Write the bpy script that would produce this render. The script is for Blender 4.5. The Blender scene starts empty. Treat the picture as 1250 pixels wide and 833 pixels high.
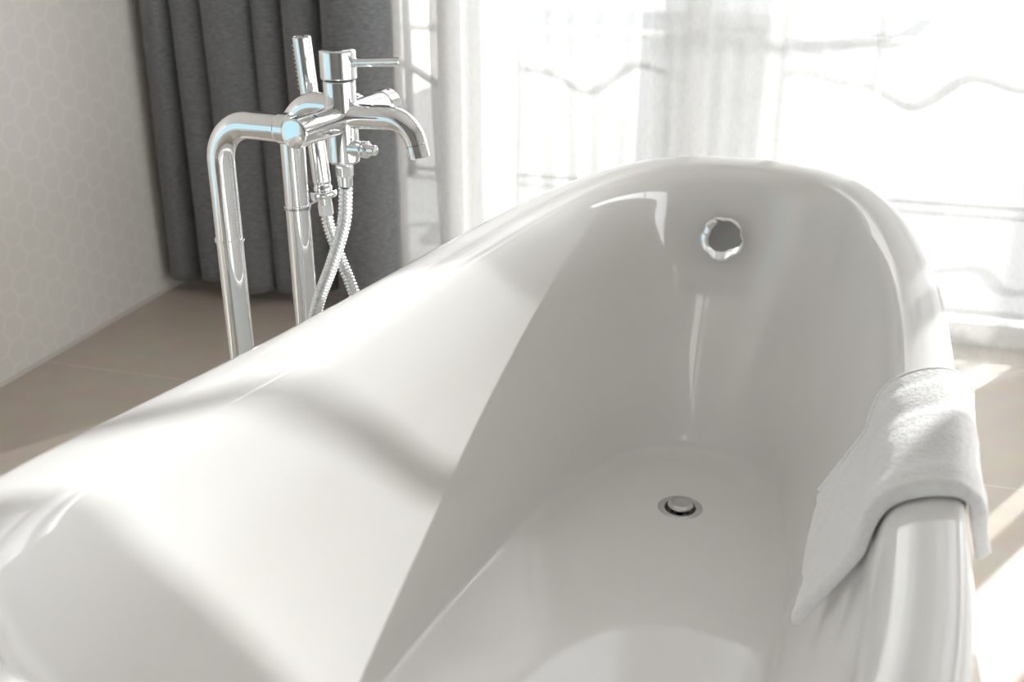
import bpy, bmesh, math, random
from mathutils import Vector, Matrix, noise
random.seed(4)
PI = math.pi
COL = bpy.context.scene.collection
R = math.radians

# ------------------------------------------------------------------ frames
# The world follows the room: x along the window wall, y out through the windows.
# The bath, tap and towel are measured in the bath's own frame, turned 7.5 degrees.
TUB_LOC = Vector((1.523, -1.587, 0.0))
TUB_ROT = R(-7.5)

# ------------------------------------------------------------------ helpers
def link(name, me, m=None, parent=None, smooth=True):
    o = bpy.data.objects.new(name, me)
    COL.objects.link(o)
    if m: me.materials.append(m)
    if smooth:
        for p in me.polygons: p.use_smooth = True
    if parent: o.parent = parent
    return o

def empty(name, loc, rz, label, cat, group=None):
    o = bpy.data.objects.new(name, None)
    COL.objects.link(o)
    o.empty_display_size = .1
    o.location = loc; o.rotation_euler = (0, 0, rz)
    o['label'] = label; o['category'] = cat
    if group: o['group'] = group
    return o

def tag(o, label, cat, group=None, kind=None):
    o['label'] = label; o['category'] = cat
    if group: o['group'] = group
    if kind: o['kind'] = kind

def from_bm(name, bm, m, parent=None, smooth=True, bevel=0, seg=2, sub=0, autos=None):
    bmesh.ops.recalc_face_normals(bm, faces=bm.faces)
    me = bpy.data.meshes.new(name)
    bm.to_mesh(me); bm.free()
    o = link(name, me, m, parent, smooth)
    if bevel:
        b = o.modifiers.new('bevel', 'BEVEL'); b.width = bevel; b.segments = seg
        b.limit_method = 'ANGLE'; b.angle_limit = R(35)
        b.harden_normals = False
    if sub:
        s = o.modifiers.new('sub', 'SUBSURF'); s.levels = sub; s.render_levels = sub
    if autos is not None:
        sharpen(o, autos)
    return o

def sharpen(o, deg):
    me = o.data
    bm = bmesh.new(); bm.from_mesh(me)
    for e in bm.edges:
        if len(e.link_faces) == 2 and e.calc_face_angle(0) > R(deg): e.smooth = False
    bm.to_mesh(me); bm.free()

def box(bm, x0, x1, y0, y1, z0, z1):
    vs = [bm.verts.new((x, y, z)) for z in (z0, z1) for y in (y0, y1) for x in (x0, x1)]
    for f in ((0,1,3,2),(4,6,7,5),(0,4,5,1),(2,3,7,6),(0,2,6,4),(1,5,7,3)):
        bm.faces.new([vs[i] for i in f])

def grid(bm, rows, closed_u=False, closed_v=False):
    """rows of points -> quads; closed_u closes every row, closed_v joins the last row to the first"""
    V = [[bm.verts.new(p) for p in r] for r in rows]
    n, m = len(V), len(V[0])
    for i in range(n if closed_v else n-1):
        for j in range(m if closed_u else m-1):
            bm.faces.new((V[i][j], V[i][(j+1) % m], V[(i+1) % n][(j+1) % m], V[(i+1) % n][j]))
    return V

def cap(bm, ring, flip=False):
    bm.faces.new(ring[::-1] if flip else ring)

def frame_of(t, ref):
    t = t.normalized()
    u = ref - t*ref.dot(t)
    if u.length < 1e-6: u = t.orthogonal()
    u.normalize()
    return u, t.cross(u)

def tube(bm, pts, rad, seg=28, caps=True):
    """round tube along pts; rad is a number or a list"""
    pts = [Vector(p) for p in pts]
    n = len(pts)
    rs = rad if isinstance(rad, (list, tuple)) else [rad]*n
    ref = None; rows = []
    for i, p in enumerate(pts):
        t = (pts[min(i+1, n-1)] - pts[max(i-1, 0)]).normalized()
        if ref is None: ref = t.orthogonal().normalized()
        u, v = frame_of(t, ref); ref = u
        rows.append([p + (u*math.cos(a) + v*math.sin(a))*rs[i] for a in (2*PI*k/seg for k in range(seg))])
    V = grid(bm, rows, closed_u=True)
    if caps: cap(bm, V[0], True); cap(bm, V[-1])
    return V

def lathe(bm, base, axis, prof, seg=36, caps=True):
    """prof: list of (distance along axis, radius)"""
    base = Vector(base); axis = Vector(axis).normalized()
    u = axis.orthogonal().normalized(); v = axis.cross(u)
    p2 = [prof[0]]
    for (h0, r0), (h1, r1) in zip(prof, prof[1:]):         # support loops keep long walls straight in reflections
        ln = math.hypot(h1-h0, r1-r0)
        if ln > .008:
            for q in (.0006/ln, 1-.0006/ln): p2.append((h0+(h1-h0)*q, r0+(r1-r0)*q))
        p2.append((h1, r1))
    prof = p2
    rows = [[base + axis*h + (u*math.cos(a) + v*math.sin(a))*r for a in (2*PI*k/seg for k in range(seg))] for h, r in prof]
    V = grid(bm, rows, closed_u=True)
    if caps: cap(bm, V[0], True); cap(bm, V[-1])

def catmull(P, k=8, closed=False):
    P = [Vector(p) for p in P]; out = []
    n = len(P)
    for i in range(n-1):
        a, b, c, d = P[max(i-1, 0)], P[i], P[i+1], P[min(i+2, n-1)]
        for j in range(k):
            t = j/k
            out.append(.5*((2*b) + (c-a)*t + (2*a-5*b+4*c-d)*t*t + (3*b-a-3*c+d)*t*t*t))
    out.append(P[-1])
    return out

# ------------------------------------------------------------------ materials
def newmat(name):
    m = bpy.data.materials.new(name); m.use_nodes = True
    nt = m.node_tree
    return m, nt, nt.nodes['Principled BSDF'], nt.nodes['Material Output']

def simple(name, col, rough=.5, metal=0, spec=.5, coat=0):
    m, nt, b, o = newmat(name)
    b.inputs['Base Color'].default_value = (*col, 1)
    b.inputs['Roughness'].default_value = rough
    b.inputs['Metallic'].default_value = metal
    b.inputs['Specular IOR Level'].default_value = spec
    b.inputs['Coat Weight'].default_value = coat
    b.inputs['Coat Roughness'].default_value = .02
    return m

def node(nt, typ, **kw):
    n = nt.nodes.new(typ)
    for k, v in kw.items(): setattr(n, k, v)
    return n

def math_n(nt, op, a, b=None, c=None):
    n = nt.nodes.new('ShaderNodeMath'); n.operation = op
    for i, x in enumerate((a, b, c)):
        if x is None: continue
        if isinstance(x, (int, float)): n.inputs[i].default_value = x
        else: nt.links.new(x, n.inputs[i])
    return n.outputs[0]

M = {}
M['acrylic'] = simple('white_acrylic', (.83, .822, .812), .045, 0, .95)
M['chrome'] = simple('polished_chrome', (.90, .91, .92), .035, 1)
M['satin'] = simple('satin_chrome', (.62, .62, .62), .16, 1)
M['dark'] = simple('dark_gap', (.02, .02, .02), .5)
M['rubber'] = simple('pale_rubber', (.55, .56, .57), .5)
M['red'] = simple('red_mark', (.55, .05, .03), .4)
M['paint'] = simple('white_paint', (.80, .79, .77), .6)
M['ceiling'] = simple('ceiling_paint', (.82, .81, .80), .8)
M['joinery'] = simple('white_joinery', (.78, .77, .75), .4)
M['iron'] = simple('painted_iron', (.34, .335, .33), .55)
M['stone'] = simple('pale_terrace_stone', (.20, .198, .195), .8)
M['shutter'] = simple('shutter_paint', (.55, .49, .44), .6)
M['planter'] = simple('grey_planter', (.22, .22, .23), .7)
M['rail'] = simple('brushed_rail', (.5, .5, .5), .3, 1)

def make_floor():
    m, nt, b, o = newmat('taupe_floor_tiles')
    L = nt.links
    tc = node(nt, 'ShaderNodeTexCoord')
    mp = node(nt, 'ShaderNodeMapping'); L.new(tc.outputs['Object'], mp.inputs[0])
    mp.inputs['Location'].default_value = (-.266+.30*3, .655+.6*4, 0)
    br = node(nt, 'ShaderNodeTexBrick'); L.new(mp.outputs[0], br.inputs['Vector'])
    # bricks run along y: turn the pattern
    mp.inputs['Rotation'].default_value = (0, 0, 0)
    br.offset = 0; br.squash = 1
    br.inputs['Scale'].default_value = 1
    br.inputs['Brick Width'].default_value = .60
    br.inputs['Row Height'].default_value = .60
    br.inputs['Mortar Size'].default_value = .0022
    br.inputs['Mortar Smooth'].default_value = .2
    br.inputs['Color1'].default_value = (.53, .465, .40, 1)
    br.inputs['Color2'].default_value = (.55, .485, .418, 1)
    br.inputs['Mortar'].default_value = (.66, .61, .55, 1)
    ns = node(nt, 'ShaderNodeTexNoise'); ns.inputs['Scale'].default_value = 14; ns.inputs['Detail'].default_value = 6
    L.new(tc.outputs['Object'], ns.inputs['Vector'])
    mx = node(nt, 'ShaderNodeMixRGB', blend_type='OVERLAY'); mx.inputs[0].default_value = .16
    L.new(br.outputs['Color'], mx.inputs[1]); L.new(ns.outputs['Color'], mx.inputs[2])
    L.new(mx.outputs[0], b.inputs['Base Color'])
    b.inputs['Roughness'].default_value = .42
    bp = node(nt, 'ShaderNodeBump'); bp.inputs['Strength'].default_value = .25; bp.inputs['Distance'].default_value = .001
    L.new(math_n(nt, 'SUBTRACT', 1, br.outputs['Fac']), bp.inputs['Height']); L.new(bp.outputs[0], b.inputs['Normal'])
    return m
M['floor'] = make_floor()

def make_hex():
    """wallpaper with columns of flat-topped hexagons outlined by a pale double line"""
    m, nt, b, o = newmat('hexagon_wallpaper')
    L = nt.links
    tc = node(nt, 'ShaderNodeTexCoord')
    sp = node(nt, 'ShaderNodeSeparateXYZ'); L.new(tc.outputs['Object'], sp.inputs[0])
    P = .060                                   # vertical pitch of a column
    u = math_n(nt, 'ADD', math_n(nt, 'DIVIDE', sp.outputs['Z'], P), 100.0)     # unit spacing along z
    v = math_n(nt, 'ADD', math_n(nt, 'DIVIDE', sp.outputs['Y'], P), 173.2)
    s3 = math.sqrt(3)
    def cell(du, dv):
        a = math_n(nt, 'SUBTRACT', math_n(nt, 'FRACT', math_n(nt, 'ADD', u, du)), .5)
        c = math_n(nt, 'MULTIPLY', math_n(nt, 'SUBTRACT', math_n(nt, 'FRACT', math_n(nt, 'ADD', math_n(nt, 'DIVIDE', v, s3), dv)), .5), s3)
        return math_n(nt, 'ABSOLUTE', a), math_n(nt, 'ABSOLUTE', c)
    def hexd(a, c):                            # 0 in the centre, .5 on the edge
        return math_n(nt, 'MAXIMUM', a, math_n(nt, 'ADD', math_n(nt, 'MULTIPLY', a, .5), math_n(nt, 'MULTIPLY', c, s3/2)))
    d = math_n(nt, 'MINIMUM', hexd(*cell(0, 0)), hexd(*cell(.5, .5)))
    r = node(nt, 'ShaderNodeValToRGB'); L.new(d, r.inputs[0])
    e = r.color_ramp.elements
    e[0].position = .425; e[0].color = (0, 0, 0, 1)
    e[1].position = .445; e[1].color = (1, 1, 1, 1)
    x = e.new(.465); x.color = (.95, .95, .95, 1)
    x = e.new(.482); x.color = (.55, .55, .55, 1)
    ns = node(nt, 'ShaderNodeTexNoise'); ns.inputs['Scale'].default_value = 9; ns.inputs['Detail'].default_value = 3
    L.new(tc.outputs['Object'], ns.inputs['Vector'])
    mx = node(nt, 'ShaderNodeMixRGB')
    f = math_n(nt, 'MULTIPLY', r.outputs[0], math_n(nt, 'ADD', math_n(nt, 'MULTIPLY', ns.outputs['Fac'], .9), .45))
    L.new(f, mx.inputs[0])
    mx.inputs[1].default_value = (.77, .745, .71, 1)
    mx.inputs[2].default_value = (.83, .805, .77, 1)
    L.new(mx.outputs[0], b.inputs['Base Color'])
    b.inputs['Roughness'].default_value = .55
    return m
M['hex'] = make_hex()

def make_cloth(name, c1, c2, sx, sz, bump, rough=.9, dist=.001):
    m, nt, b, o = newmat(name)
    L = nt.links
    tc = node(nt, 'ShaderNodeTexCoord')
    mp = node(nt, 'ShaderNodeMapping'); L.new(tc.outputs['Object'], mp.inputs[0])
    mp.inputs['Scale'].default_value = (sx, sx, sz)
    ns = node(nt, 'ShaderNodeTexNoise'); ns.inputs['Scale'].default_value = 1; ns.inputs['Detail'].default_value = 5
    ns.inputs['Roughness'].default_value = .65
    L.new(mp.outputs[0], ns.inputs['Vector'])
    r = node(nt, 'ShaderNodeValToRGB'); L.new(ns.outputs['Fac'], r.inputs[0])
    r.color_ramp.elements[0].position = .3; r.color_ramp.elements[0].color = (*c1, 1)
    r.color_ramp.elements[1].position = .7; r.color_ramp.elements[1].color = (*c2, 1)
    L.new(r.outputs[0], b.inputs['Base Color'])
    b.inputs['Roughness'].default_value = rough
    b.inputs['Specular IOR Level'].default_value = .2
    b.inputs['Sheen Weight'].default_value = .25
    bp = node(nt, 'ShaderNodeBump'); bp.inputs['Strength'].default_value = bump; bp.inputs['Distance'].default_value = dist
    L.new(ns.outputs['Fac'], bp.inputs['Height']); L.new(bp.outputs[0], b.inputs['Normal'])
    return m
M['drape'] = make_cloth('charcoal_drape', (.105, .109, .116), (.26, .267, .276), 60, 420, .5)
M['terry'] = make_cloth('white_terry', (.83, .83, .83), (.90, .90, .90), 210, 210, .8, .95, .0035)

def make_sheer(name, alpha, c=(.60, .597, .592)):
    m, nt, b, o = newmat(name)
    L = nt.links; nt.nodes.remove(b)
    tr = node(nt, 'ShaderNodeBsdfTransparent')
    tl = node(nt, 'ShaderNodeBsdfTranslucent'); tl.inputs[0].default_value = (*c, 1)
    df = node(nt, 'ShaderNodeBsdfDiffuse'); df.inputs[0].default_value = (*c, 1)
    a = node(nt, 'ShaderNodeMixShader'); a.inputs[0].default_value = .45
    L.new(tl.outputs[0], a.inputs[1]); L.new(df.outputs[0], a.inputs[2])
    tc = node(nt, 'ShaderNodeTexCoord')
    mp = node(nt, 'ShaderNodeMapping'); L.new(tc.outputs['Object'], mp.inputs[0]); mp.inputs['Scale'].default_value = (160, 160, 60)
    ns = node(nt, 'ShaderNodeTexNoise'); ns.inputs['Scale'].default_value = 1; ns.inputs['Detail'].default_value = 3
    L.new(mp.outputs[0], ns.inputs['Vector'])
    f = math_n(nt, 'ADD', math_n(nt, 'MULTIPLY', math_n(nt, 'SUBTRACT', ns.outputs['Fac'], .5), .12), alpha)
    k = node(nt, 'ShaderNodeMixShader'); L.new(f, k.inputs[0])
    L.new(tr.outputs[0], k.inputs[1]); L.new(a.outputs[0], k.inputs[2])
    L.new(k.outputs[0], o.inputs[0])
    return m
M['sheer'] = make_sheer('white_voile', .44)

def make_glass():
    m, nt, b, o = newmat('window_glass')
    L = nt.links; nt.nodes.remove(b)
    tr = node(nt, 'ShaderNodeBsdfTransparent'); tr.inputs[0].default_value = (.96, .97, .97, 1)
    gl = node(nt, 'ShaderNodeBsdfGlossy'); gl.inputs['Roughness'].default_value = .01
    fr = node(nt, 'ShaderNodeLayerWeight'); fr.inputs[0].default_value = .5
    f = math_n(nt, 'MULTIPLY_ADD', math_n(nt, 'POWER', fr.outputs['Facing'], 5), .9, .03)
    k = node(nt, 'ShaderNodeMixShader'); L.new(f, k.inputs[0])
    L.new(tr.outputs[0], k.inputs[1]); L.new(gl.outputs[0], k.inputs[2]); L.new(k.outputs[0], o.inputs[0])
    return m
M['glass'] = make_glass()

# ------------------------------------------------------------------ the room
def struct(name, bm, m, **kw):
    o = from_bm(name, bm, m, smooth=False, **kw); o['kind'] = 'structure'
    return o
XR, YB, ZC, WT = 3.8, -4.6, 2.6, .20
A0, A1, B0, B1, ZT = .62, 2.40, 2.56, 2.96, 2.30         # window openings in the front wall
DT = 1.15
D0, D1 = -3.3, -.25                                       # added opening in the right wall, out of view, for fill light
F0, F1, FD = .80, .86, .50                               # deep fin between the narrow and the wide window
CB, CT = .20, 1.25
C0, C1 = -3.95, -2.15                                    # added opening in the left wall, behind the camera, for chrome reflections
bm = bmesh.new(); box(bm, -WT, XR+WT, YB-WT, WT, -.12, 0); struct('floor', bm, M['floor'])
bm = bmesh.new(); box(bm, -WT, XR+WT, YB-WT, WT, ZC, ZC+.12); struct('ceiling', bm, M['ceiling'])
bm = bmesh.new()
for a, b_ in ((-WT, A0), (A1, B0), (B1, XR+WT)): box(bm, a, b_, 0, WT, 0, ZC)
box(bm, F0, F1, 0, FD, 0, ZC); box(bm, A0, F0, 0, WT, ZT, ZC); box(bm, F1, A1, 0, WT, ZT, ZC); box(bm, B0, B1, 0, WT, ZT, ZC)
struct('wall_front', bm, M['paint'])
bm = bmesh.new()
box(bm, -WT, 0, C1, 0, 0, ZC); box(bm, -WT, 0, YB, C0, 0, ZC); box(bm, -WT, 0, C0, C1, CT, ZC); box(bm, -WT, 0, C0, C1, 0, CB)
struct('wall_left', bm, M['hex'])
bm = bmesh.new()
box(bm, XR, XR+WT, D1, 0, 0, ZC); box(bm, XR, XR+WT, YB, D0, 0, ZC); box(bm, XR, XR+WT, D0, D1, DT, ZC)
struct('wall_right', bm, M['paint'])
bm = bmesh.new(); box(bm, -WT, XR+WT, YB-WT, YB, 0, ZC); struct('wall_back', bm, simple('grey_paint', (.27, .265, .26), .7))
bm = bmesh.new(); box(bm, 0.0005, .006, C1, -.01, 0, .008)
struct('baseboard_left', bm, simple('pale_sealant', (.66, .64, .60), .6))

def window(name, x0, x1, bars=(), hbars=(), shadow_curve=None, left=.045, right=.045, axis='x', off=.07, zb=0, zt=ZT):
    root = bpy.data.objects.new(name, None); COL.objects.link(root)
    root['kind'] = 'structure'
    root.location = ((x0+x1)/2, 0, 0) if axis == 'x' else (0, (x0+x1)/2, 0)
    mid = (x0+x1)/2
    def bx(bm, a, b_, y0, y1, z0, z1):
        if axis == 'x': box(bm, a-mid, b_-mid, y0, y1, z0, z1)
        elif axis == 'l': box(bm, -y1, -y0, a-mid, b_-mid, z0, z1)
        else: box(bm, XR+y0, XR+y1, a-mid, b_-mid, z0, z1)
    bm = bmesh.new()
    y0, y1 = off, off+.06
    bx(bm, x0+.001, x0+left, y0, y1, zb, zt); bx(bm, x1-right, x1-.001, y0, y1, zb, zt)
    bx(bm, x0+left, x1-right, y0, y1, zb, zb+.06); bx(bm, x0+left, x1-right, y0, y1, zt-.06, zt)
    from_bm('window_frame', bm, M['joinery'], root, smooth=False, bevel=.004)
    bm = bmesh.new(); bx(bm, x0+left, x1-right, off+.027, off+.033, zb+.06, zt-.06)
    from_bm('pane', bm, M['glass'], root, smooth=False)
    for a, b_ in bars:
        bm = bmesh.new(); bx(bm, a, b_, y0+.012, y1-.012, zb+.06, zt-.06); from_bm('glazing_or_shadow_bar', bm, M['joinery'], root, smooth=False)
    for a, b_ in hbars:
        bm = bmesh.new(); bx(bm, x0+left, x1-right, y0+.012, y1-.012, a, b_); from_bm('glazing_or_shadow_bar', bm, M['joinery'], root, smooth=False)
    if shadow_curve:
        for c in shadow_curve:
            bm = bmesh.new()
            P = catmull([(x-mid, off+.03, z) for x, z in c], 10)
            tube(bm, P, .012, 10); from_bm('glazing_or_shadow_bar', bm, M['joinery'], root)  # added bar, no real glazing: only its shadow is wanted
    return root
window('window_1', A0, F0, left=.03, right=.03)
window('window_2', F1, 1.44, left=.03, right=.03)
window('window_3', 1.44, A1, left=.03, right=.05,
       shadow_curve=([(2.25, 2.26), (2.247, 1.9), (2.240, 1.62), (2.217, 1.49), (2.189, 1.32), (2.164, 1.10), (2.12, .98), (2.02, .90), (1.85, .865), (1.65, .86), (1.465, .86)],))  # added out-of-view bar, bent to cast a soft shadow band inside the bath
window('window_4', B0, B1, bars=((2.68, 2.715),), left=.05, right=.065)
window('added_reflection_window', C0, C1, axis='l', zb=CB, zt=CT)  # added unseen window, sized for the bluish reflections in the chrome
window('added_fill_window', D0, D1, bars=((-1.80, -1.74),), axis='r', zt=DT)  # added unseen window, kept low to light the patterned wall from the right

# ------------------------------------------------------------------ curtains
def charcoal():
    valleys = [.012, .105, .205, .345, .435, .545, .715]
    def row(z):
        pts = []
        q = (z/2.4)
        for i in range(len(valleys)-1):
            a, b_ = valleys[i], valleys[i+1]
            w = b_-a; mid = (a+b_)/2
            ph0 = 1.78
            for j in range(15):
                ph = -ph0 + 2*ph0*j/14
                dep = w*(.60 + .05*math.sin(i*2.1)) * (1 + .08*math.sin(3*z + i))
                x = mid + w*.5/math.sin(ph0 if ph0 < PI/2 else PI-ph0)*math.sin(ph)*.985
                y = -.085 - dep*(math.cos(ph)+.2) * (.95+.05*math.cos(2.2*z+i*1.3))
                x += .010*math.sin(2.1*z + 1.7*i)*(1-abs(2*j/14-1)) + .008*math.sin(z*1.3+i)
                pts.append(Vector((max(x, .008), y, z + (.012*math.sin(i*1.9) if z < .1 else 0))))
        return pts
    bm = bmesh.new()
    grid(bm, [row(.042 + (2.45-.042)*k/40) for k in range(41)])
    o = from_bm('drape', bm, M['drape'], None, sub=1)
    s = o.modifiers.new('thick', 'SOLIDIFY'); s.thickness = .003
    tag(o, 'dark charcoal fabric curtain hanging in deep folds beside the patterned wall', 'curtain')
    o.name = 'blackout_curtain'
    return o
charcoal()

def sheer(name, pts_fn, label, n=160, z0=.01, z1=2.45):
    bm = bmesh.new()
    rows = []
    for k in range(31):
        z = z0 + (z1-z0)*k/30
        rows.append([Vector(pts_fn(j/n, z)) for j in range(n+1)])
    grid(bm, rows)
    o = from_bm(name, bm, M['sheer'], None)
    tag(o, label, 'curtain', None)
    return o
def warp(u, knots):
    """piecewise map of cloth length (u) to x so that gathers pack more cloth"""
    for (u0, x0), (u1, x1) in zip(knots, knots[1:]):
        if u <= u1: return x0 + (x1-x0)*(u-u0)/(u1-u0)
    return knots[-1][1]
def s_left(u, z):
    x = warp(u, [(0, .655), (.24, 1.03), (.38, .80), (.53, 1.03), (1, 1.50)])
    y = warp(u, [(0, -.066), (.24, -.062), (.38, -.042), (.53, -.022), (.7, -.034), (1, -.034)])
    a = .004 if u < .53 else .010
    return (x + .008*math.sin(5*z+20*u), y + a*math.sin(u*95 + .5*math.sin(2*z)) + .003*math.sin(2.4*z+9*u), z)
def s_mid(u, z):
    x = warp(u, [(0, 1.36), (.28, 1.88), (.58, 1.385), (.78, 1.66), (1, 1.42)])
    y = warp(u, [(0, -.150), (.28, -.142), (.58, -.112), (.78, -.085), (1, -.068)])
    lean = .035*(.75-z)*max(0, 1-abs(u-.28)/.25)
    return (x - lean + .010*math.sin(4*z+11*u), y + .006*math.sin(u*140 + .4*math.sin(1.7*z)) + .003*math.sin(3*z), z)
def s_right(u, z):
    x = 1.845 + .755*u
    return (x, -.165 + .12*min(1, max(0, u-.30)*3.2)**2*(1-.35*z) - .016*math.sin(u*19) + .004*math.sin(u*55+z), z)
sheer('sheer_curtain', s_left, 'white sheer curtain behind the tap, next to the charcoal curtain', n=240)
sheer('sheer_curtain', s_mid, 'white gathered sheer curtain behind the far end of the bath', n=280)
sheer('sheer_curtain', s_right, 'flat translucent sheer curtain at the far right, its hem near the floor')
bm = bmesh.new(); tube(bm, [(.02, -.10, 2.49), (3.7, -.10, 2.49)], .014, 16)
o = from_bm('curtain_rail', bm, M['rail'], autos=40); tag(o, 'long metal curtain rail above the windows, over the curtains', 'rail')

# ------------------------------------------------------------------ outside
bm = bmesh.new(); box(bm, -6, 9, WT+.005, 9, -.20, -.03); o = struct('ground', bm, M['stone']); o.name = 'terrace_floor'
bm = bmesh.new(); box(bm, -.75, -.60, WT+.05, 6, -.03, 2.6); struct('wall_terrace', bm, simple('warm_render', (.62, .585, .55), .8))
def railing():
    root = empty('balcony_railing', (1.6, 1.5, -.03), 0, 'wrought iron railing with a wavy scroll seen through the sheer curtains', 'railing')
    def bar(n, pts, r, m='iron'):
        bm = bmesh.new(); tube(bm, pts, r, 10); return from_bm(n, bm, M[m], root)
    bar('top_rail', [(-3, 0, 1.02), (3, 0, 1.02)], .025)
    bar('mid_rail', [(-3, 0, .60), (3, 0, .60)], .014, 'joinery')
    bar('lower_rail', [(-3, 0, .03), (3, 0, .03)], .012)
    P = [(-3 + 6*k/300, 0, .44 + .045*math.sin(k*.21) + .02*math.sin(k*.42+.6)) for k in range(301)]
    bar('scroll', P, .017)
    for k in range(5): bar('post', [(-2.95+k*1.475, 0, 0), (-2.95+k*1.475, 0, 1.05)], .02)
railing()

# ------------------------------------------------------------------ bath shell
TA, TB, TN, TP, TZ, RISE = .882, .381, 3.0, .149, .553, .06
TNEAR, TNN, RNEAR = .655, 4.0, .04                          # the near end is shorter and squarer
FA0, FA1, FB, FN, FZ = -.37, .672, .196, 2.7, .112       # bath floor: near edge, far edge, half width
def zrim(y): return TZ + (RISE*(y/TA)**2 if y > 0 else RNEAR*(y/TNEAR)**2)
def unit(phi, n):
    c, s = math.cos(phi), math.sin(phi)
    r = (abs(c)**n + abs(s)**n)**(-1/n)
    return c*r, s*r
def rimpt(phi, d, dz):
    far = math.sin(phi) >= 0
    c, s = unit(phi, TN if far else TNN)
    a = TA if far else TNEAR
    y = (a-d)*s; x = (TB-d)*c*(1-TP*y/TA)
    return Vector((x, y, zrim(a*s)+dz))
FC, FH = (FA0+FA1)/2, (FA1-FA0)/2
def floorpt(phi, z=None):
    c, s = unit(phi, FN)
    y = FC + FH*s
    return Vector((-.012 + FB*c*(1-.10*s), y, FZ if z is None else z))
OUTER = [(.13, .0), (.125, .004), (.085, .03), (.03, .12), (-.012, .22), (-.030, .32), (-.033, .40), (-.020, .46), (-.011, .495)]  # inset, height
RIM = [(-.004, -.032), (.000, -.016), (.0004, -.008), (.0030, -.0012), (.009, .0016), (.020, .0005), (.034, -.0040), (.047, -.0105), (.056, -.0175), (.0625, -.0275), (.0665, -.040), (.0695, -.055), (.072, -.072)]
INNER = [(.08, .90), (.24, .715), (.40, .505), (.545, .295), (.635, .155), (.675, .088), (.707, .046), (.75, .018), (.82, .004), (1.0, 0)]
DR = Vector((0, .512, 0)); DRAD = .029
NSEG = 200
PH = [2*PI*k/NSEG for k in range(NSEG)]
def innerpt(phi, h, v):
    a = rimpt(phi, .072, -.072); b_ = floorpt(phi)
    p = a.lerp(b_, h); p.z = b_.z + (a.z-b_.z)*v
    return p
def tub_shell(root):
    rows = []
    for d, z in OUTER: rows.append([Vector((*rimpt(p, d, 0).xy, z*(zrim(rimpt(p, 0, 0).y)/TZ))) for p in PH])
    for d, dz in RIM: rows.append([rimpt(p, d, dz) for p in PH])
    for h, v in INNER: rows.append([innerpt(p, h, v) for p in PH])
    circ = lambda p, r, z: Vector((DR.x+r*math.cos(p), DR.y+r*math.sin(p), z))
    for k in (.12, .3, .5, .7, .85, .95): rows.append([floorpt(p).lerp(circ(p, .055, FZ), k) for p in PH])
    for r, z in ((.050, FZ), (.043, FZ), (.036, FZ), (.031, FZ), (.0296, FZ-.0006), (DRAD, FZ-.003), (DRAD, FZ-.035)): rows.append([circ(p, r, z) for p in PH])
    bm = bmesh.new()
    V = grid(bm, rows, closed_u=True)
    cap(bm, V[0], True); cap(bm, V[-1])
    return from_bm('tub_shell', bm, M['acrylic'], root, sub=1)
tub = empty('bathtub', TUB_LOC, TUB_ROT, 'white glossy freestanding bathtub in the middle of the room', 'bathtub')
tub_shell(tub)
# drain
bm = bmesh.new()
lathe(bm, (DR.x, DR.y, FZ), (0, 0, 1), [(-.03, .0245), (-.004, .0245), (.0008, .0252), (.0016, .0275), (.0018, .031), (.0013, .0345), (.0002, .0362), (-.001, .0365)], 56, caps=False)
df = from_bm('drain_flange', bm, M['satin'], tub); df['label'] = 'chrome drain ring in the bath floor'
bm = bmesh.new()
lathe(bm, (DR.x, DR.y, FZ), (0, 0, 1), [(-.028, .006), (.001, .006), (.0015, .0185), (.003, .0212), (.0065, .0212), (.0085, .019), (.0092, .012), (.0094, .001)], 48)
from_bm('stopper', bm, M['satin'], df)
bm = bmesh.new(); lathe(bm, (DR.x, DR.y, FZ), (0, 0, 1), [(-.031, .001), (-.031, .0243), (-.0305, .0243), (-.0305, .001)], 40)
from_bm('waste_hole', bm, M['dark'], df)
# overflow knob with five scallops
def overflow():
    base = Vector((-.022, .797, .488)); ax = Vector((0, -.975, .22)).normalized()
    side = Vector((1, 0, 0)); up = side.cross(ax); up = -up if up.z < 0 else up
    NS = 120; rows = []
    for h, r, k in ((-.02, .024, 0), (.004, .024, 0), (.006, .036, .5), (.012, .0392, 1), (.020, .0396, 1), (.0235, .0388, 1), (.0255, .0368, 1), (.0262, .033, .75), (.0266, .022, .3), (.0268, .008, 0), (.0268, .001, 0)):
        row = []
        for j in range(NS):
            a = 2*PI*j/NS
            w = max(0, math.cos(5*(a-PI/2)))**1.6
            rr = r*(1 - .085*k*w)
            row.append(base + ax*h + side*(rr*math.cos(a)) + up*(rr*math.sin(a)))
        rows.append(row)
    bm = bmesh.new(); V = grid(bm, rows, closed_u=True); cap(bm, V[0], True); cap(bm, V[-1])
    o = from_bm('overflow_knob', bm, M['chrome'], tub); o['label'] = 'round scalloped chrome overflow knob on the far inner wall'
    return o
overflow()

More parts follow.
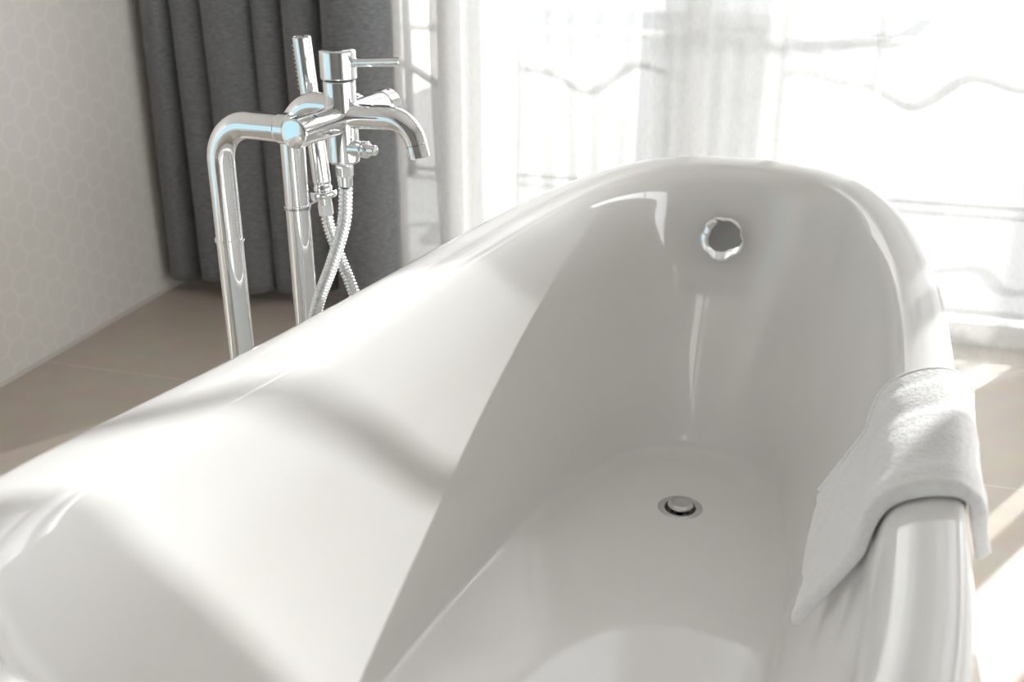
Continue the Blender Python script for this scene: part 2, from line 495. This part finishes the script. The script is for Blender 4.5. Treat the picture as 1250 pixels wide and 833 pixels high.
# ------------------------------------------------------------------ floor standing tap (bath frame)
FX, FY0, FY1, MX, MZ, PR = -.482, .051, .199, -.358, .786, .0165
tap = empty('bath_tap', TUB_LOC + Matrix.Rotation(TUB_ROT, 3, 'Z') @ Vector((FX, .125, 0)), TUB_ROT,
            'polished chrome floor standing bath tap on two pipes beside the bath', 'tap')
TO = Vector((FX, .125, 0))
def tp(v): return Vector(v) - TO
def tpart(name, bm, m='chrome', parent=None, **kw):
    bmesh.ops.translate(bm, vec=-TO, verts=bm.verts)
    return from_bm(name, bm, M[m], parent or tap, **kw)
for y, zj in ((FY0, .641), (FY1, .645)):
    bm = bmesh.new()
    tube(bm, [(FX, y, 0.004), (FX, y, zj-.0012)], PR, 36)
    pl = tpart('riser_pipe', bm, autos=40, bevel=.0008)
    bm = bmesh.new(); lathe(bm, (FX, y, 0.0005), (0, 0, 1), [(0, .032), (.006, .032), (.010, .028), (.012, PR+.001)], 40)
    tpart('floor_flange', bm, parent=pl, autos=40)
    bm = bmesh.new(); lathe(bm, (FX, y, zj-.0016), (0, 0, 1), [(-.0006, PR+.0002), (-.0002, PR+.0018), (.0032, PR+.0018), (.0038, PR+.0002)], 36); tpart('joint_ring', bm, parent=pl, autos=40)
    rb = .047
    P = [(FX, y, zj+.001), (FX, y, zj+.03), (FX, y, MZ-rb-.02)]
    P += [(FX+rb-rb*math.cos(a), y, MZ-rb+rb*math.sin(a)) for a in (PI/2*k/20 for k in range(21))]
    P += [(FX+rb+.012, y, MZ), (MX-.034, y, MZ)]
    bm = bmesh.new(); tube(bm, P, PR, 36); tpart('bent_pipe', bm, autos=45, bevel=.0008)
    bm = bmesh.new(); lathe(bm, (MX-.0335, y, MZ), (1, 0, 0), [(0, PR+.0004), (.001, PR+.0015), (.0125, PR+.0015), (.0135, PR+.0004), (.0185, PR-.0008)], 36)
    tpart('union_ring', bm, autos=40)
bm = bmesh.new()
lathe(bm, (MX, FY0-.024, MZ), (0, 1, 0), [(0, .0150), (.0006, .0166), (.002, .0174), (.0862, .0174), (.1968, .0174), (.1978, .0168), (.198, .015)], 44)
tpart('mixer_bar', bm, autos=40)
bm = bmesh.new(); lathe(bm, (MX, FY1+.0195, MZ), (0, 1, 0), [(0, .0165), (.003, .019), (.022, .0200), (.024, .0185), (.0245, .001)], 40)
kb = tpart('temperature_knob', bm, autos=40)
bm = bmesh.new(); lathe(bm, (MX+.004, FY1+.037, MZ+.0185), (0, .1, 1), [(0, .0022), (.0016, .0020)], 12); tpart('red_dot', bm, 'red', kb)
VX, VY = -.356, .125
bm = bmesh.new(); lathe(bm, (VX, VY, .7335), (0, 0, 1), [(0, .0170), (.0012, .0188), (.003, .0196), (.0975, .0196), (.0985, .0185)], 48); tpart('valve_body', bm, autos=40)
bm = bmesh.new(); lathe(bm, (VX, VY, .8335), (0, 0, 1), [(0, .0195), (.0008, .0212), (.002, .0217), (.0318, .0217), (.0332, .0212), (.0342, .0195), (.0345, .001)], 48)
hd = tpart('handle_cap', bm, autos=40)
bm = bmesh.new(); lathe(bm, (VX, VY, .8675), (0, 0, 1), [(0, .0182), (.0006, .0182), (.0009, .0176), (.0006, .0150), (.0010, .0140), (.0012, .001)], 48)
tpart('cap_disc', bm, 'satin', hd, autos=40)
bm = bmesh.new(); tube(bm, [(VX+.018, VY, .853), (VX+.0835, VY, .8580), (VX+.0842, VY, .85805)], [.0052, .0050, .0042], 20); tpart('lever', bm, parent=hd, autos=40)
# spout
P = [(VX+.012, VY, .790), (VX+.040, VY, .7915), (VX+.058, VY, .7925)]
rs = .036
c0 = Vector((VX+.066, VY, .7925-rs))
P += [(c0.x+rs*math.sin(a), VY, c0.z+rs*math.cos(a)) for a in (R(78)*k/16 for k in range(17))]
bm = bmesh.new(); tube(bm, P, [.0146]*3+[.0144-.0014*k/16 for k in range(17)], 36); sp = tpart('spout', bm, autos=45)
e = Vector(P[-1]); dr = (Vector(P[-1])-Vector(P[-2])).normalized()
bm = bmesh.new(); lathe(bm, e, dr, [(0, .0118), (.0006, .0131), (.0150, .0131), (.0158, .0122), (.0158, .0100), (.010, .0098)], 36, caps=True); tpart('spout_tip', bm, parent=sp, autos=40)
# diverter
bm = bmesh.new(); lathe(bm, (VX+.012, VY-.004, .753), (1, -.10, .02), [(0, .0100), (.0195, .0100), (.0205, .0092), (.0205, .0078), (.0225, .0078), (.0228, .0104), (.0262, .0104), (.0268, .0066), (.0375, .0064), (.0385, .0054), (.0388, .0005)], 32)
tpart('diverter_knob', bm, autos=35)
# hose outlet nut
bm = bmesh.new(); lathe(bm, (VX, VY, .734), (0, 0, -1), [(-.002, .0092), (.004, .0092)], 28)
on = tpart('hose_outlet', bm)
bm = bmesh.new(); lathe(bm, (VX, VY, .7305), (0, 0, -1), [(0, .0098), (.0015, .0112), (.0135, .0112), (.015, .0098)], 6); tpart('nut', bm, parent=on, smooth=False, bevel=.001)
bm = bmesh.new(); lathe(bm, (VX, VY, .7158), (0, 0, -1), [(0, .0092), (.011, .0092), (.012, .0084)], 28); tpart('hose_ferrule', bm, parent=on, autos=40)
# holder arm and ring
HW = Vector((-.468, .243, .654))
bm = bmesh.new()
a, b_ = Vector((FX, FY1, .6465)), Vector((HW.x, HW.y, .652))
dv = (b_-a); n2 = Vector((-dv.y, dv.x, 0)).normalized()*.009
q0, q1 = a+dv*.10, b_-dv*.36
rows = [[q0-n2*1.3, q0+n2*1.3], [q1-n2, q1+n2]]
vs = []
for z in (-.0016, .0016): vs += [bm.verts.new(p+Vector((0, 0, z))) for p in (q0-n2*1.4, q0+n2*1.4, q1+n2, q1-n2)]
for f in ((0,1,2,3),(7,6,5,4),(0,4,5,1),(1,5,6,2),(2,6,7,3),(3,7,4,0)): bm.faces.new([vs[i] for i in f])
ha = tpart('holder_arm', bm, smooth=False)
bm = bmesh.new(); lathe(bm, (FX, FY1, .6425), (0, 0, 1), [(0, PR+.0004), (.0004, PR+.0018), (.0062, PR+.0018), (.0066, PR+.0004)], 36); tpart('clamp', bm, parent=ha, autos=40)
WD = Vector((-.017, .0, .205)).normalized()               # the wand leans
bm = bmesh.new()
rows = []
u = WD.orthogonal().normalized(); v = WD.cross(u)
for r, h in ((.0172, -.004), (.0186, -.002), (.0186, .003), (.0172, .005), (.0138, .005), (.0132, -.004)):
    rows.append([HW + WD*h + (u*math.cos(t)+v*math.sin(t))*r for t in (2*PI*k/40 for k in range(40))])
grid(bm, rows, closed_u=True, closed_v=True); tpart('holder_ring', bm, parent=ha, autos=40)

# ------------------------------------------------------------------ hand shower
hs = empty('hand_shower', TUB_LOC + Matrix.Rotation(TUB_ROT, 3, 'Z') @ HW, TUB_ROT,
           'slim chrome hand shower wand standing in the tap holder with its ribbed hose', 'shower')
def spart(name, bm, m='chrome', parent=None, **kw):
    bmesh.ops.translate(bm, vec=-HW, verts=bm.verts)
    return from_bm(name, bm, M[m], parent or hs, **kw)
bm = bmesh.new()
lathe(bm, HW+WD*.006, WD, [(-.022, .0085), (-.021, .0098), (-.008, .0100), (-.003, .0128), (.004, .0130), (.006, .0118), (.010, .0118), (.012, .0128), (.125, .0117), (.126, .0110), (.1275, .0110), (.1285, .0122), (.203, .0124), (.205, .0116), (.2055, .0104), (.203, .0098), (.203, .001)], 40)
wd = spart('wand', bm, autos=35)
side = Vector((-1, -.25, 0)); side = (side - WD*side.dot(WD)).normalized(); sd2 = WD.cross(side)
bm = bmesh.new()
for k in range(11):
    for s_ in (-.22, .22):
        dirn = (side*math.cos(s_) + sd2*math.sin(s_)).normalized()
        p = HW + WD*(.145+.0055*k) + dirn*.0115
        lathe(bm, p, dirn, [(0, .0017), (.0022, .0015), (.0028, .0008)], 10)
spart('spray_nozzles', bm, 'rubber', wd)
bm = bmesh.new()
lathe(bm, HW-WD*.013, -WD, [(0, .0095), (.001, .0108), (.016, .0108), (.0175, .0096)], 6); spart('hose_nut', bm, smooth=False, bevel=.001)
HS = HW - WD*.03
hp = catmull([(VX, VY, .7028), (VX-.001, VY, .69), (VX-.006, VY+.000, .655), (VX-.026, VY-.002, .60), (VX-.056, VY, .535), (-.435, VY+.002, .45), (-.440, VY+.012, .34), (-.430, VY+.045, .24), (-.425, VY+.085, .205),
              (-.420, VY+.122, .25), (-.418, VY+.132, .34), (-.422, VY+.130, .45), (-.4365, .252, .515), (-.451, .248, .56), (-.4615, .244, .600), tuple(HS-WD*.006), tuple(HS+WD*.006)], 24)
# resample evenly
def resample(P, step):
    out = [P[0]]; acc = 0
    for a, b_ in zip(P, P[1:]):
        L = (b_-a).length; t = step-acc
        while t <= L: out.append(a.lerp(b_, t/L)); t += step
        acc = (acc+L) % step
    return out
PITCH = .0051
hp = resample(hp, PITCH/6)
prof = [.0060, .0078, .0088, .0090, .0088, .0079]
bm = bmesh.new(); tube(bm, hp, [prof[i % 6] for i in range(len(hp))], 18); hz = spart('hose', bm); hz['label'] = 'ribbed chrome shower hose hanging in a loop'

# ------------------------------------------------------------------ towel over the right rim
def halfw(y, d):
    a, n = (TA, TN) if y > 0 else (TNEAR, TNN)
    q = abs(y)/(a-d)
    return (TB-d)*max(0, 1-q**n)**(1/n)*(1-TP*y/TA)
def floorw(y):
    s = (y-FC)/FH
    return -.012 + FB*max(0, 1-abs(s)**FN)**(1/FN)*(1-.10*s)
def inner_x(y, z):
    zi = zrim(y)-.072; v = (z-FZ)/(zi-FZ)
    pr = [(0, 1)] + INNER
    for (h0, v0), (h1, v1) in zip(pr, pr[1:]):
        if v >= v1: h = h0 + (h1-h0)*(v0-v)/(v0-v1); break
    a, b_ = halfw(y, .072), floorw(y)
    return a + (b_-a)*h
def outer_x(y, z):
    pr = OUTER + [(d, zrim(y)+dz) for d, dz in RIM[:3]]
    for (d0, z0), (d1, z1) in zip(pr, pr[1:]):
        if z <= z1: return halfw(y, d0 + (d1-d0)*(z-z0)/(z1-z0))
    return halfw(y, 0)
T_NEAR = dict(y0=-.098, y_in=-.050, z_in=.352, y_out=-.080, z_out=.492)
T_FAR = dict(y0=.160, y_in=.140, z_in=.388, y_out=.17, z_out=.43)
def towel():
    NW, NO, NI = 40, 10, 34
    top, bot = [], []
    for i in range(NW+1):
        w = i/NW
        g = {k: T_NEAR[k]+(T_FAR[k]-T_NEAR[k])*w for k in T_NEAR}
        line = []
        for k in range(NO):                               # outside, from the hem up
            s = 1-k/NO
            y = g['y0'] + (g['y_out']-g['y0'])*s
            z = g['z_out'] + (zrim(y)-.022-g['z_out'])*(k/NO)
            line.append(Vector((outer_x(y, z), y, z)))
        for d, dz in RIM[1:]:                             # over the rim
            line.append(Vector((halfw(g['y0'], d), g['y0'], zrim(g['y0'])+dz)))
        z_a = line[-1].z
        for k in range(1, NI+1):                          # inside, down the wall
            s = k/NI
            y = g['y0'] + (g['y_in']-g['y0'])*s**1.1
            zend = g['z_in'] + .012*math.sin(w*8+.6)*(w*(1-w)*4)
            z = z_a + (zend-z_a)*s
            line.append(Vector((inner_x(y, z) - (.014+.012*w)*s, y, z)))
        tk = .0095 + .004*(1-w)**6
        ta, tb = [], []
        n = len(line)
        for k, p in enumerate(line):
            t = line[min(k+1, n-1)] - line[max(k-1, 0)]
            nrm = Vector((t.z, 0, -t.x)); nrm = -nrm if k < NO and nrm.x < 0 else nrm
            nrm.normalize()
            e = min(1, min(k, n-1-k)/2.0)*.5+.5
            wr = (.0042*noise.noise(Vector((p.y*24+k*.12, k*.10, 2.3))) + .0016*noise.noise(Vector((p.y*50+k*.2, k*.2, 7.1))))*min(1, min(i, NW-i)/4, (n-1-k)/4+.2)
            lift = .003*math.exp(-((k-NO-6)/5.0)**2)       # the cloth does not follow the roll tightly
            ta.append(p + nrm*(.0035 + tk*e + wr + lift)); tb.append(p + nrm*.0030)
        top.append(ta); bot.append(tb)
    bm = bmesh.new()
    A = grid(bm, top); B = grid(bm, bot)
    n, m = len(A), len(A[0])
    loop = [(i, 0) for i in range(n)] + [(n-1, j) for j in range(1, m)] + [(i, m-1) for i in range(n-2, -1, -1)] + [(0, j) for j in range(m-2, 0, -1)]
    for (a, c), (b_, d) in zip(loop, loop[1:]+loop[:1]):
        bm.faces.new((A[a][c], A[b_][d], B[b_][d], B[a][c]))
    return bm, [p.copy() for p in top[-1]]
def towel_obj():
    bm, edge = towel()
    p0 = Vector((.34, .02, .40))
    bmesh.ops.translate(bm, vec=-p0, verts=bm.verts)
    o = from_bm('towel', bm, M['terry'], sub=2)
    o.location = TUB_LOC + Matrix.Rotation(TUB_ROT, 3, 'Z') @ p0
    o.rotation_euler = (0, 0, TUB_ROT)
    bm = bmesh.new(); tube(bm, [p - p0 - Vector((0, 0, .0035)) for p in edge[2:-4]], .0042, 10)
    from_bm('hem', bm, M['terry'], o, sub=1)
    tag(o, 'white terry towel draped over the right rim of the bath', 'towel')
towel_obj()

# ------------------------------------------------------------------ light
SUN_AZ, SUN_EL = R(30.5), R(25.2)                            # azimuth from the window normal (+y) towards +x
S = Vector((math.sin(SUN_AZ)*math.cos(SUN_EL), math.cos(SUN_AZ)*math.cos(SUN_EL), math.sin(SUN_EL)))
sl = bpy.data.lights.new('sun', 'SUN'); sl.energy = 6.1; sl.angle = R(.6); sl.color = (1, .985, .96)
so = bpy.data.objects.new('sun', sl); COL.objects.link(so); so.location = S*8
so.rotation_euler = (-S).to_track_quat('-Z', 'Y').to_euler()

w = bpy.data.worlds.new('sky'); bpy.context.scene.world = w; w.use_nodes = True
nt = w.node_tree; L = nt.links; bg = nt.nodes['Background']
tc = node(nt, 'ShaderNodeTexCoord')
dp = node(nt, 'ShaderNodeVectorMath', operation='DOT_PRODUCT'); L.new(tc.outputs['Generated'], dp.inputs[0])
dp.inputs[1].default_value = (math.sin(R(75)), math.cos(R(75)), .0)
rm = node(nt, 'ShaderNodeValToRGB'); L.new(math_n(nt, 'ADD', math_n(nt, 'MULTIPLY', dp.outputs['Value'], .5), .5), rm.inputs[0])
rm.color_ramp.elements[0].position = .30; rm.color_ramp.elements[0].color = (.54, .79, .88, 1)
rm.color_ramp.elements[1].position = .60; rm.color_ramp.elements[1].color = (1.8, 1.8, 1.85, 1)
x = rm.color_ramp.elements.new(.95); x.color = (5.2, 5.2, 5.25, 1)
L.new(rm.outputs[0], bg.inputs[0]); bg.inputs[1].default_value = 1.0

def portal(loc, sx, sz, rot):
    l = bpy.data.lights.new('window_daylight', 'AREA'); l.shape = 'RECTANGLE'; l.size = sx; l.size_y = sz
    l.cycles.is_portal = True
    o = bpy.data.objects.new('window_daylight', l); COL.objects.link(o); o.location = loc; o.rotation_euler = rot
portal(((F1+A1)/2, WT+.01, ZT/2), A1-F1, ZT, (R(-90), 0, 0))
portal(((B0+B1)/2, WT+.01, ZT/2), B1-B0, ZT, (R(-90), 0, 0))
portal((XR+WT+.01, (D0+D1)/2, DT/2), DT, D1-D0, (0, R(90), 0))
portal((-WT-.01, (C0+C1)/2, (CB+CT)/2), CT-CB, C1-C0, (0, R(-90), 0))

# ------------------------------------------------------------------ camera
cam = bpy.data.cameras.new('camera'); co = bpy.data.objects.new('camera', cam); COL.objects.link(co)
cam.sensor_width = 36; cam.lens = 1279.5*36/1250; cam.clip_start = .02
co.location = (1.7324, -2.5772, 1.026)
co.rotation_euler = (PI/2-.396, 0, .41-R(7.5))
cam.dof.use_dof = True; cam.dof.focus_distance = 1.36; cam.dof.aperture_fstop = 4.5
sc = bpy.context.scene
sc.camera = co
vs = sc.view_settings
vs.view_transform = 'Standard'; vs.look = 'None'; vs.gamma = 1; vs.use_curve_mapping = False; vs.exposure = 0.42
sc.cycles.max_bounces = 12; sc.cycles.transparent_max_bounces = 24; sc.cycles.diffuse_bounces = 8
